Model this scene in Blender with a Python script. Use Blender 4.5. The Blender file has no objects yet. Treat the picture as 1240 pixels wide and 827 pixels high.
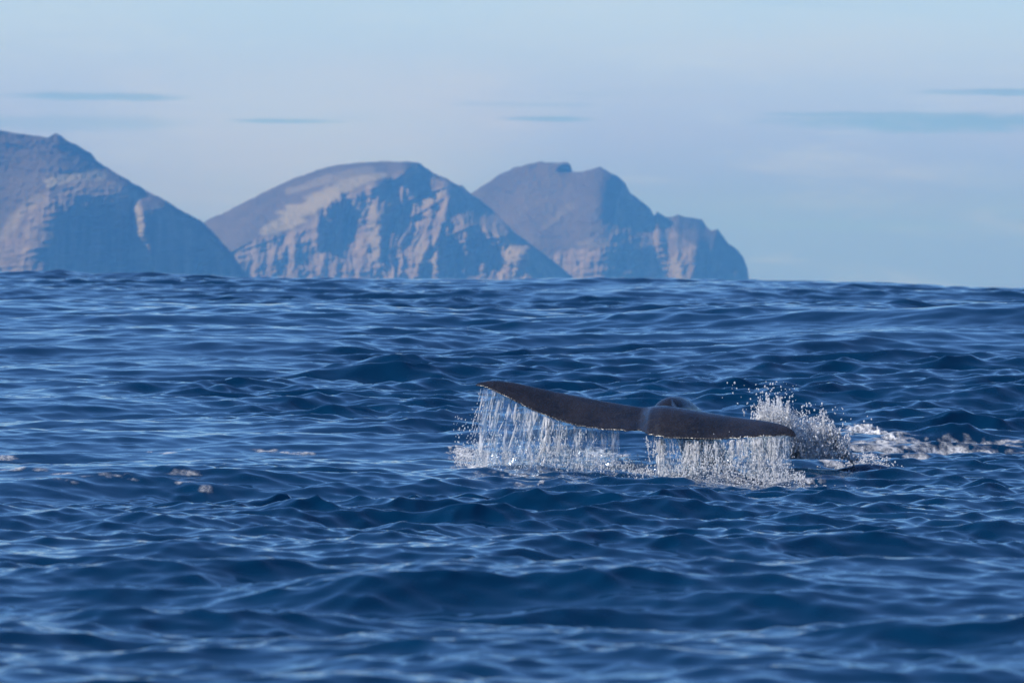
import bpy, math, random
import numpy as np
from mathutils import Matrix, Vector

R = math.radians
rng = np.random.default_rng(7)
random.seed(7)
scene = bpy.context.scene
col = scene.collection

# ------------------------------------------------------------------ camera
W, H = 1240.0, 827.0
HFOV = R(10.0)
FPX = (W / 2) / math.tan(HFOV / 2)
CAM_Z = 1.8
PITCH = math.atan((413.5 - 347.0) / FPX)        # looking slightly down
ROLL = R(0.45)
cd = bpy.data.cameras.new("camera")
cam = bpy.data.objects.new("camera", cd)
col.objects.link(cam)
cd.sensor_width = 36.0
cd.lens = 18.0 / math.tan(HFOV / 2)
cd.clip_start, cd.clip_end = 0.5, 60000.0
cam.matrix_world = (Matrix.Translation((0, 0, CAM_Z)) @
                    Matrix.Rotation(math.pi / 2 - PITCH, 4, 'X') @ Matrix.Rotation(ROLL, 4, 'Z'))
cd.dof.use_dof = True
cd.dof.focus_distance = 76.0
cd.dof.aperture_fstop = 4.8
scene.camera = cam
CM = np.array(cam.matrix_world)[:3, :3]

# ------------------------------------------------------------------ light
SUN_EL, SUN_AZ = R(38.0), R(-101.0)               # azimuth from the view direction, negative = left
sun_dir = Vector((math.sin(SUN_AZ) * math.cos(SUN_EL), math.cos(SUN_AZ) * math.cos(SUN_EL), math.sin(SUN_EL)))
sl = bpy.data.lights.new("sun", 'SUN')
sl.energy, sl.angle, sl.color = 4.5, R(0.53), (1.0, 0.96, 0.93)
sun = bpy.data.objects.new("sun", sl)
col.objects.link(sun)
sun.rotation_euler = sun_dir.to_track_quat('Z', 'Y').to_euler()

world = bpy.data.worlds.new("World")
scene.world = world
world.use_nodes = True
nt = world.node_tree
nt.nodes.clear()
scene.view_settings.view_transform = 'Standard'
scene.view_settings.look = 'None'
scene.view_settings.exposure = 0.20
scene.view_settings.gamma = 1.0
scene.cycles.volume_bounces = 0
scene.cycles.max_bounces = 8
scene.cycles.transparent_max_bounces = 24
scene.cycles.use_denoising = True


class NT:
    """small helper for node trees"""
    def __init__(s, tree): s.t = tree
    def n(s, typ, **kw):
        nd = s.t.nodes.new(typ)
        for k, v in kw.items():
            setattr(nd, k, v)
        return nd
    def put(s, sock, v):
        if hasattr(v, 'is_linked'): s.t.links.new(v, sock)
        else: sock.default_value = v
    def math(s, op, a, b=None, c=None, clamp=False):
        nd = s.n('ShaderNodeMath', operation=op, use_clamp=clamp)
        s.put(nd.inputs[0], a)
        if b is not None: s.put(nd.inputs[1], b)
        if c is not None: s.put(nd.inputs[2], c)
        return nd.outputs[0]
    def smooth(s, v, a, b, lo=0.0, hi=1.0):
        nd = s.n('ShaderNodeMapRange', interpolation_type='SMOOTHSTEP')
        s.put(nd.inputs['Value'], v)
        for k, x in (('From Min', a), ('From Max', b), ('To Min', lo), ('To Max', hi)): s.put(nd.inputs[k], x)
        return nd.outputs[0]
    def mix(s, f, a, b, blend='MIX'):
        nd = s.n('ShaderNodeMix', data_type='RGBA', blend_type=blend)
        s.put(nd.inputs[0], f); s.put(nd.inputs[6], a); s.put(nd.inputs[7], b)
        return nd.outputs[2]
    def comb(s, x, y, z):
        nd = s.n('ShaderNodeCombineXYZ')
        for i, v in enumerate((x, y, z)): s.put(nd.inputs[i], v)
        return nd.outputs[0]
    def noise(s, vec, scale, detail=4.0, rough=0.5, dist=0.0):
        nd = s.n('ShaderNodeTexNoise')
        s.t.links.new(vec, nd.inputs['Vector'])
        nd.inputs['Scale'].default_value = scale
        nd.inputs['Detail'].default_value = detail
        nd.inputs['Roughness'].default_value = rough
        nd.inputs['Distortion'].default_value = dist
        return nd.outputs[0]
    def scaled(s, vec, sc):
        nd = s.n('ShaderNodeVectorMath', operation='MULTIPLY')
        s.t.links.new(vec, nd.inputs[0]); nd.inputs[1].default_value = sc
        return nd.outputs[0]


# sky: daylight sky seen through a thin high veil of cloud that thickens towards the horizon
g = NT(nt)
sky = g.n('ShaderNodeTexSky', sky_type='NISHITA', sun_disc=False)
sky.sun_elevation = SUN_EL
sky.sun_rotation = SUN_AZ
sky.altitude = 0.0
sky.air_density, sky.dust_density, sky.ozone_density = 0.58, 0.0, 10.0
tc = g.n('ShaderNodeTexCoord')
sep = g.n('ShaderNodeSeparateXYZ')
nt.links.new(tc.outputs['Generated'], sep.inputs[0])
az = g.math('ARCTAN2', sep.outputs[0], sep.outputs[1])
el = g.math('ARCSINE', sep.outputs[2])
puv = g.comb(g.math('MULTIPLY', az, 57.2958), g.math('MULTIPLY', el, 57.2958), 0.0)    # degrees
big = g.noise(g.scaled(puv, (0.16, 0.42, 1)), 1.0, 5.0, 0.55, 0.3)
streak = g.noise(g.scaled(puv, (0.30, 4.2, 1)), 1.0, 4.0, 0.5, 0.4)
veil = g.smooth(el, R(4.6), R(2.0), 0.0, 0.92)
veil = g.math('MULTIPLY', veil, g.smooth(big, 0.25, 0.75, 0.84, 1.16), clamp=True)
gap = g.smooth(streak, 0.60, 0.80, 0.0, 0.22)
# long lens-shaped gaps in the veil: (azimuth, elevation, half length, half height) in degrees
wob = g.math('MULTIPLY', g.math('SUBTRACT', g.noise(g.scaled(puv, (1.3, 6.0, 1)), 1.0, 6.0, 0.65), 0.5), 2.3)
du = g.n('ShaderNodeSeparateXYZ'); nt.links.new(puv, du.inputs[0])
for a0, e0, ra, re_, s in ((4.4, 1.63, 1.9, 0.11, .36), (3.6, 1.70, 1.3, 0.04, .30), (4.8, 1.93, 0.9, 0.04, .30),
                           (-4.15, 1.82, 0.95, 0.05, .30), (-4.5, 1.56, 1.5, 0.09, .16), (-2.2, 1.60, 0.6, 0.03, .30),
                           (0.35, 1.64, 0.5, 0.035, .30), (0.1, 1.78, 0.8, 0.03, .12), (3.3, 0.62, 1.4, 0.07, .14),
                           (9.5, 2.2, 2.2, 0.1, .3), (-8.6, 1.4, 2.5, 0.1, .3), (-12., 2.4, 2.0, 0.08, .3), (13.5, 1.5, 2.6, .1, .3)):
    dx = g.math('DIVIDE', g.math('SUBTRACT', du.outputs[0], a0), ra)
    dy = g.math('DIVIDE', g.math('SUBTRACT', du.outputs[1], e0), re_)
    q = g.math('ADD', g.math('MULTIPLY', dx, dx), g.math('MULTIPLY', dy, dy))
    q = g.math('ADD', q, wob)
    gap = g.math('MAXIMUM', gap, g.smooth(q, 1.3, -0.1, 0.0, 2.2 * s))
bg1 = g.n('ShaderNodeBackground'); nt.links.new(sky.outputs[0], bg1.inputs[0]); bg1.inputs[1].default_value = 0.15
bg2 = g.n('ShaderNodeBackground')
vcol = g.mix(g.smooth(el, 0.0, R(3.2)), (0.12, 0.20, 0.85, 1), (0.46, 0.625, 0.82, 1))
wisp = g.noise(g.scaled(puv, (0.45, 2.6, 1)), 1.0, 7.0, 0.62, 0.6)
vcol = g.mix(g.smooth(big, 0.35, 0.7, 0.0, 0.30), vcol, (0.54, 0.66, 0.85, 1))
cx = g.math('DIVIDE', g.math('SUBTRACT', du.outputs[0], -2.0), 2.3); cy = g.math('DIVIDE', g.math('SUBTRACT', du.outputs[1], 1.45), 0.85)
cq = g.math('ADD', g.math('ADD', g.math('MULTIPLY', cx, cx), g.math('MULTIPLY', cy, cy)), g.math('MULTIPLY', g.math('SUBTRACT', wisp, 0.5), 2.2))
vcol = g.mix(g.smooth(cq, 1.5, -0.2, 0.0, 0.42), vcol, (0.575, 0.655, 0.80, 1))
vcol = g.mix(g.smooth(wisp, 0.48, 0.72, 0.0, 0.28), vcol, (0.53, 0.66, 0.86, 1))
vcol = g.mix(gap, vcol, (0.15, 0.33, 0.62, 1))
nt.links.new(vcol, bg2.inputs[0]); bg2.inputs[1].default_value = 1.0
mxs = g.n('ShaderNodeMixShader')
nt.links.new(veil, mxs.inputs[0]); nt.links.new(bg1.outputs[0], mxs.inputs[1]); nt.links.new(bg2.outputs[0], mxs.inputs[2])
wo = g.n('ShaderNodeOutputWorld'); nt.links.new(mxs.outputs[0], wo.inputs[0])


# ------------------------------------------------------------------ helpers
def ray(px, py):
    px = np.asarray(px, float); py = np.asarray(py, float)
    v = np.stack([(px - W / 2) / FPX, -(py - H / 2) / FPX, -np.ones_like(px + py)], -1)
    return v @ CM.T

def at(px, py, d):
    """the point seen at photograph pixel (px, py) that stands d metres in front of the camera"""
    v = ray(px, py)
    v = v / v[..., 1:2] * np.asarray(d, float)[..., None]
    v[..., 2] += CAM_Z
    return v

def _hash(ix, iy, iz, seed):
    h = (ix.astype(np.int64) * 374761393 + iy.astype(np.int64) * 668265263 + iz.astype(np.int64) * 2147483647 + seed * 974634541) & 0xffffffff
    h = ((h ^ (h >> 13)) * 1274126177) & 0xffffffff
    h = ((h ^ (h >> 16)) * 2246822519) & 0xffffffff
    return ((h ^ (h >> 15)) & 0xffff) / 32767.5 - 1.0

def vnoise(x, y, seed=0):
    x = np.asarray(x, float); y = np.asarray(y, float)
    ix = np.floor(x); iy = np.floor(y)
    fx = x - ix; fy = y - iy
    fx = fx * fx * fx * (fx * (fx * 6 - 15) + 10); fy = fy * fy * fy * (fy * (fy * 6 - 15) + 10)
    z = np.zeros_like(ix)
    a = _hash(ix, iy, z, seed); b = _hash(ix + 1, iy, z, seed)
    c = _hash(ix, iy + 1, z, seed); d = _hash(ix + 1, iy + 1, z, seed)
    return (a * (1 - fx) + b * fx) * (1 - fy) + (c * (1 - fx) + d * fx) * fy

def fbm(x, y, octv=4, seed=0, gain=0.5):
    s = 0.0; a = 1.0; f = 1.0
    for i in range(octv):
        s = s + a * vnoise(x * f + 17.3 * i, y * f - 9.1 * i, seed + i)
        a *= gain; f *= 2.03
    return s

def sstep(a, b, v):
    t = np.clip((v - a) / (b - a), 0, 1)
    return t * t * (3 - 2 * t)

def mesh_obj(name, verts, faces, mat, smooth=True, parent=None):
    """verts (n,3), faces (m,3) or (m,4) arrays"""
    verts = np.asarray(verts, np.float32); faces = np.asarray(faces, np.int32)
    me = bpy.data.meshes.new(name)
    m, k = faces.shape
    me.vertices.add(len(verts)); me.vertices.foreach_set('co', verts.ravel())
    me.loops.add(m * k); me.loops.foreach_set('vertex_index', faces.ravel())
    me.polygons.add(m)
    me.polygons.foreach_set('loop_start', np.arange(0, m * k, k, dtype=np.int32))
    me.polygons.foreach_set('use_smooth', np.full(m, smooth, dtype=bool))
    me.update(calc_edges=True); me.validate()
    me.materials.append(mat)
    o = bpy.data.objects.new(name, me)
    col.objects.link(o)
    if parent: o.parent = parent
    return o

def grid_faces(nr, nc):
    i = np.arange(nr - 1)[:, None] * nc + np.arange(nc - 1)[None, :]
    return np.stack([i, i + 1, i + nc + 1, i + nc], -1).reshape(-1, 4)

def tag(o, label=None, cat=None, group=None, kind=None):
    for k, v in (('label', label), ('category', cat), ('group', group), ('kind', kind)):
        if v: o[k] = v
    return o

def new_mat(name):
    m = bpy.data.materials.new(name); m.use_nodes = True
    t = m.node_tree; t.nodes.clear()
    return m, NT(t)

def finish(gn, surf, disp=None):
    o = gn.n('ShaderNodeOutputMaterial'); gn.t.links.new(surf, o.inputs['Surface'])

def principled(gn, **kw):
    b = gn.n('ShaderNodeBsdfPrincipled')
    for k, v in kw.items(): gn.put(b.inputs[k.replace('_', ' ')], v)
    return b


# ------------------------------------------------------------------ materials
def mat_sea():
    m, n = new_mat('sea_water')
    geo = n.n('ShaderNodeNewGeometry')
    pos = geo.outputs['Position']
    b1 = n.noise(n.scaled(pos, (1.0, 0.9, 1)), 7.0, 4.0, 0.55, 0.8)
    b2 = n.noise(pos, 17.0, 2.0, 0.5, 0.3)
    patch = n.smooth(n.noise(pos, 0.12, 3.0, 0.5), 0.35, 0.7, 0.35, 1.0)
    h = n.math('ADD', b1, n.math('MULTIPLY', b2, 0.22))
    bump = n.n('ShaderNodeBump'); bump.inputs['Strength'].default_value = 1.0
    n.put(bump.inputs['Distance'], n.math('MULTIPLY', patch, 0.004))
    n.t.links.new(h, bump.inputs['Height'])
    tint = n.noise(pos, 0.05, 2.0, 0.5)
    c = n.mix(tint, (0.0, 0.017, 0.052, 1), (0.0, 0.033, 0.086, 1))
    p = principled(n, Base_Color=c, Roughness=0.02, IOR=1.333)
    n.t.links.new(bump.outputs[0], p.inputs['Normal'])
    finish(n, p.outputs[0])
    return m

def mat_foam(name='sea_foam', a=(0.62, 0.64, 0.66, 1), b=(0.82, 0.82, 0.82, 1)):
    m, n = new_mat(name)
    geo = n.n('ShaderNodeNewGeometry')
    v = n.noise(geo.outputs['Position'], 22.0, 4.0, 0.6)
    c = n.mix(n.smooth(v, 0.35, 0.65), a, b)
    p = principled(n, Base_Color=c, Roughness=0.45, IOR=1.333)
    bump = n.n('ShaderNodeBump'); bump.inputs['Distance'].default_value = 0.02
    n.t.links.new(v, bump.inputs['Height']); n.t.links.new(bump.outputs[0], p.inputs['Normal'])
    tr = n.n('ShaderNodeBsdfTransparent')
    v2 = n.noise(n.scaled(geo.outputs['Position'], (1, 0.35, 1)), 13.0, 4.0, 0.65)
    mx = n.n('ShaderNodeMixShader'); cv = n.n('ShaderNodeAttribute', attribute_name='cover')
    n.put(mx.inputs[0], n.math('MULTIPLY', cv.outputs['Fac'], n.smooth(v2, 0.36, 0.56, 0.35, 1.0), clamp=True))
    n.t.links.new(tr.outputs[0], mx.inputs[1]); n.t.links.new(p.outputs[0], mx.inputs[2])
    finish(n, mx.outputs[0])
    return m

def mat_drops(name='water_drops', clear_max=0.35):
    """aerated falling water: glints on part-milky drops"""
    m, n = new_mat(name)
    geo = n.n('ShaderNodeNewGeometry')
    v = n.noise(geo.outputs['Position'], 9.0, 3.0, 0.6)
    milky = principled(n, Base_Color=(0.93, 0.93, 0.93, 1), Roughness=0.12, IOR=1.333)
    clear = n.n('ShaderNodeBsdfGlass'); clear.inputs['IOR'].default_value = 1.333; clear.inputs['Roughness'].default_value = 0.02
    tl = n.n('ShaderNodeBsdfTranslucent'); tl.inputs['Color'].default_value = (0.95, 0.95, 0.95, 1)
    mk = n.n('ShaderNodeMixShader'); mk.inputs[0].default_value = 0.4
    n.t.links.new(milky.outputs[0], mk.inputs[1]); n.t.links.new(tl.outputs[0], mk.inputs[2])
    mx = n.n('ShaderNodeMixShader'); n.put(mx.inputs[0], n.smooth(v, 0.45, 0.62, 0.0, clear_max))
    n.t.links.new(mk.outputs[0], mx.inputs[1]); n.t.links.new(clear.outputs[0], mx.inputs[2])
    finish(n, mx.outputs[0])
    return m

def mat_sheet(name, scale, lo, hi, white, gloss=0.12):
    """torn thin film of falling water: holes, glassy and frothy streaks"""
    m, n = new_mat(name)
    geo = n.n('ShaderNodeNewGeometry')
    pos = n.scaled(geo.outputs['Position'], scale)
    v = n.noise(pos, 1.0, 4.0, 0.6, 0.4)
    v2 = n.noise(pos, 2.6, 3.0, 0.6, 0.2)
    hole = n.smooth(n.math('ADD', n.math('MULTIPLY', v, 0.7), n.math('MULTIPLY', v2, 0.3)), lo, hi)
    fr1 = principled(n, Base_Color=(0.92, 0.92, 0.92, 1), Roughness=0.3, IOR=1.333)
    fr2 = n.n('ShaderNodeBsdfTranslucent'); fr2.inputs['Color'].default_value = (0.88, 0.89, 0.9, 1)
    froth = n.n('ShaderNodeMixShader'); froth.inputs[0].default_value = 0.45
    n.t.links.new(fr1.outputs[0], froth.inputs[1]); n.t.links.new(fr2.outputs[0], froth.inputs[2])
    gl = n.n('ShaderNodeBsdfGlossy'); gl.inputs['Roughness'].default_value = 0.12; gl.inputs['Color'].default_value = (0.8, 0.85, 0.9, 1)
    tr = n.n('ShaderNodeBsdfTransparent'); tr.inputs['Color'].default_value = (0.86, 0.93, 0.97, 1)
    film = n.n('ShaderNodeMixShader'); film.inputs[0].default_value = gloss
    n.t.links.new(tr.outputs[0], film.inputs[1]); n.t.links.new(gl.outputs[0], film.inputs[2])
    bump = n.n('ShaderNodeBump'); bump.inputs['Distance'].default_value = 0.03
    n.t.links.new(v2, bump.inputs['Height'])
    n.t.links.new(bump.outputs[0], fr1.inputs['Normal']); n.t.links.new(bump.outputs[0], gl.inputs['Normal'])
    mx = n.n('ShaderNodeMixShader'); n.put(mx.inputs[0], n.math('MULTIPLY', hole, white))
    n.t.links.new(film.outputs[0], mx.inputs[1]); n.t.links.new(froth.outputs[0], mx.inputs[2])
    finish(n, mx.outputs[0])
    return m

def mat_whale():
    m, n = new_mat('whale_skin')
    geo = n.n('ShaderNodeNewGeometry')
    pos = geo.outputs['Position']
    a = n.noise(pos, 3.2, 5.0, 0.6, 0.5)
    b = n.noise(n.scaled(pos, (7, 3, 7)), 3.0, 3.0, 0.6, 0.8)
    c = n.mix(n.smooth(a, 0.3, 0.7), (0.0085, 0.0080, 0.0092, 1), (0.019, 0.0165, 0.0175, 1))
    c = n.mix(n.smooth(b, 0.60, 0.72, 0, 0.5), c, (0.034, 0.029, 0.030, 1))
    p = principled(n, Base_Color=c, Roughness=n.smooth(b, 0.3, 0.7, 0.18, 0.36), IOR=1.5)
    bump = n.n('ShaderNodeBump'); bump.inputs['Distance'].default_value = 0.001
    n.t.links.new(n.noise(pos, 14.0, 4.0, 0.6), bump.inputs['Height'])
    n.t.links.new(bump.outputs[0], p.inputs['Normal'])
    finish(n, p.outputs[0])
    return m

def mat_rock():
    """volcanic headland: dry brown soil above, grey and reddish tuff cliffs, sandy patches"""
    m, n = new_mat('headland_rock')
    geo = n.n('ShaderNodeNewGeometry')
    pos = geo.outputs['Position']
    cl = n.n('ShaderNodeAttribute', attribute_name='cliff'); sand = n.n('ShaderNodeAttribute', attribute_name='sand')
    big = n.noise(pos, 0.012, 5.0, 0.6, 0.5)
    fine = n.noise(pos, 0.09, 5.0, 0.65)
    vert = n.noise(n.scaled(pos, (0.10, 0.03, 0.012)), 1.0, 5.0, 0.65, 0.3)
    band = n.noise(n.scaled(pos, (0.008, 0.008, 0.11)), 1.0, 4.0, 0.6, 0.8)
    soil = n.mix(n.smooth(big, 0.3, 0.7), (0.077, 0.057, 0.038, 1), (0.124, 0.098, 0.064, 1))
    soil = n.mix(n.smooth(fine, 0.35, 0.75, 0, 0.45), soil, (0.066, 0.060, 0.040, 1))
    rock = n.mix(n.smooth(vert, 0.3, 0.7), (0.104, 0.083, 0.064, 1), (0.262, 0.216, 0.156, 1))
    rock = n.mix(n.smooth(band, 0.45, 0.7, 0, 0.45), rock, (0.149, 0.104, 0.077, 1))
    rock = n.mix(n.smooth(fine, 0.5, 0.8, 0, 0.4), rock, (0.087, 0.083, 0.066, 1))
    c = n.mix(cl.outputs['Fac'], soil, rock)
    c = n.mix(n.math('MULTIPLY', sand.outputs['Fac'], n.smooth(big, 0.2, 0.6, 0.75, 1.0)), c, (0.275, 0.250, 0.165, 1))
    p = principled(n, Base_Color=c, Roughness=0.95)
    p.inputs['Specular IOR Level'].default_value = 0.1
    bump = n.n('ShaderNodeBump'); bump.inputs['Distance'].default_value = 5.0; bump.inputs['Strength'].default_value = 0.8
    n.t.links.new(n.noise(pos, 0.16, 5.0, 0.65), bump.inputs['Height'])
    n.t.links.new(bump.outputs[0], p.inputs['Normal'])
    finish(n, p.outputs[0])
    return m

M_SEA, M_FOAM, M_DROP, M_WHALE, M_ROCK = mat_sea(), mat_foam(), mat_drops(), mat_whale(), mat_rock()


# ------------------------------------------------------------------ sea
# wind waves: a few hundred sines spread round the wind; swell: long rollers, crest by crest
NW = 150
lam = np.exp(rng.uniform(math.log(0.36), math.log(15.0), NW))
lam = np.sort(np.concatenate([lam, np.exp(rng.uniform(math.log(0.16), math.log(0.36), 36))])); NW = len(lam)
wk = 2 * np.pi / lam
wdir = R(-72.0) + rng.normal(0, 1, NW) * np.interp(np.log(lam), [math.log(.4), math.log(3.), math.log(11)], [0.80, 0.60, 0.38])
slope = 0.0165 * np.interp(lam, [0.4, 0.8, 2.0, 4.0, 7.0, 15.0], [1.6, 2.0, 1.25, 0.8, 0.75, 0.6]) * rng.uniform(0.6, 1.4, NW)
wamp = slope / wk
wph = rng.uniform(0, 2 * np.pi, NW)
kx, ky = wk * np.cos(wdir), wk * np.sin(wdir)

SW_Y = np.array([-400, 0, 20, 35, 50, 62, 75, 88, 104, 118, 131, 142, 160, 185, 212, 235, 256, 275, 300, 330, 370, 410, 450, 520, 600, 700])
SW_Z = np.array([0, 0.10, 0.0, -.20, -.46, -.60, -.60, -.50, -.12, .60, 1.20, 1.15, .30, -.6, .1, 1.3, 1.9, 1.6, .6, -.3, .5, 1.3, .6, -.2, .8, 0.0])
_t = np.linspace(-400, 700, 2201)
_z = np.interp(_t, SW_Y, SW_Z)
_kern = np.hanning(29); _kern /= _kern.sum()
_z = np.convolve(np.pad(_z, 14, mode='edge'), _kern, mode='valid')

def swell(x, y):
    yy = y + 0.10 * x + 5.0 * vnoise(x * 0.02 + 3, y * 0.012, 41) * sstep(60, 140, np.abs(y))
    z = np.interp(yy, _t, _z)
    # the far roller stands higher to the left of the view
    far = np.exp(-((y - 256) / 32.0) ** 2)
    z = z + far * (0.22 - 0.010 * np.clip(x, -60, 60)) * 1.0
    z = z - np.exp(-((y - 131) / 22.0) ** 2) * 0.30 * np.exp(-((x - 1.0) / 4.5) ** 2)
    r = np.hypot(x, y)
    z = z + sstep(20, 140, r) * 0.30 * fbm(x * 0.03 + 5, y * 0.018, 3, 50)
    fade = 1 - sstep(420, 700, r)
    z = z * fade + (1 - fade) * 0.9 * fbm(x * 0.006, y * 0.012, 3, 60)
    return z

def sea_z(x, y, spacing=None, want_xy=False):
    x = np.asarray(x, float); y = np.asarray(y, float)
    z = swell(x, y).astype(np.float32)
    xf = x.astype(np.float32); yf = y.astype(np.float32)
    gust = (1.0 + 0.75 * np.clip(fbm(x * 0.12, y * 0.05, 3, 70), -0.7, 1.2)).astype(np.float32)     # ruffled and slick areas
    gust = gust * (0.62 + 0.38 * sstep(48, 66, np.hypot(x, y))).astype(np.float32)
    # water flattened round the sinking tail
    calm = (1.0 - 0.75 * np.maximum(np.exp(-((x - 2.2) / 3.6) ** 2 - ((y - 71.5) / 4.0) ** 2), np.exp(-((x - 5.2) / 3.2) ** 4 - ((y - 77.5) / 4.5) ** 4))).astype(np.float32)
    dx = np.zeros_like(z); dy = np.zeros_like(z)
    for i in range(NW):
        if spacing is not None:
            w = np.clip((lam[i] / spacing - 1.8) / 1.6, 0, 1).astype(np.float32)
            if not w.any(): continue
        else:
            w = 1.0
        ph = np.float32(kx[i]) * xf + np.float32(ky[i]) * yf + np.float32(wph[i])
        a = np.float32(wamp[i]) * w * (gust if lam[i] < 4 else 1.0) * (calm if lam[i] > 1.6 else 1.0)
        z += a * np.cos(ph)
        if want_xy:
            s = a * np.sin(ph) * np.float32(0.95)
            dx -= s * np.float32(math.cos(wdir[i])); dy -= s * np.float32(math.sin(wdir[i]))
    if want_xy: return z, dx, dy
    return z

def sea_hit(px, py, d0=34.0, d1=320.0):
    d = np.arange(d0, d1, 0.1)
    p = at(np.full_like(d, px), np.full_like(d, py), d)
    z = sea_z(p[:, 0], p[:, 1])
    k = np.argmax(p[:, 2] < z)
    return p[k]

r1 = [0.6]
while r1[-1] < 24: r1.append(r1[-1] * 1.10)
r2 = [25.5]
while r2[-1] < 560: r2.append(r2[-1] * (1.0012 if r2[-1] < 290 else 1.004))
r3 = [r2[-1] * 1.01]
while r3[-1] < 15500: r3.append(r3[-1] * 1.028)
rr = np.array(r1 + r2 + r3)
a_in = np.linspace(-R(6.0), R(6.0), 470)
step = a_in[1] - a_in[0]
a_out = [a_in[-1]]
s_ = step
while a_out[-1] < math.pi:
    s_ *= 1.19
    a_out.append(a_out[-1] + s_)
a_out = np.array(a_out[1:]); a_out = a_out[a_out < math.pi - 0.05]
aa = np.concatenate([[-math.pi], -a_out[::-1], a_in, a_out, [math.pi]])
da = np.maximum(np.gradient(aa), 1e-6)
dr = np.gradient(rr)
A2, R2 = np.meshgrid(aa, rr)
SX, SY = R2 * np.sin(A2), R2 * np.cos(A2)
spacing = np.maximum(dr[:, None] * np.ones_like(A2), R2 * da[None, :]).astype(np.float32)
SZ, DX, DY = sea_z(SX, SY, spacing, True)
seaV = np.stack([SX + DX, SY + DY, SZ], -1)
sea = mesh_obj('sea', seaV.reshape(-1, 3), grid_faces(len(rr), len(aa)), M_SEA)
tag(sea, 'deep blue open sea with wind ripples and long swell', 'sea', kind='structure')


# ------------------------------------------------------------------ headlands
def rbf(pts, qx, qy):
    """thin-plate surface through control points (px, py, depth)"""
    P = np.array(pts, float)
    c = P[:, :2] / 100.0
    def U(d2): return np.where(d2 > 1e-12, d2 * np.log(d2 + 1e-20), 0.0)
    n = len(P)
    K = U(((c[:, None] - c[None]) ** 2).sum(-1)) + np.eye(n) * 0.004
    A = np.zeros((n + 3, n + 3)); A[:n, :n] = K; A[:n, n] = 1; A[:n, n + 1:] = c; A[n:, :n] = A[:n, n:].T
    w = np.linalg.solve(A, np.concatenate([P[:, 2], np.zeros(3)]))
    q = np.stack([qx.ravel(), qy.ravel()], -1) / 100.0
    out = np.zeros(len(q))
    for i in range(n): out += w[i] * U(((q - c[i]) ** 2).sum(-1))
    return (out + w[n] + q @ w[n + 1:]).reshape(qx.shape)

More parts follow.
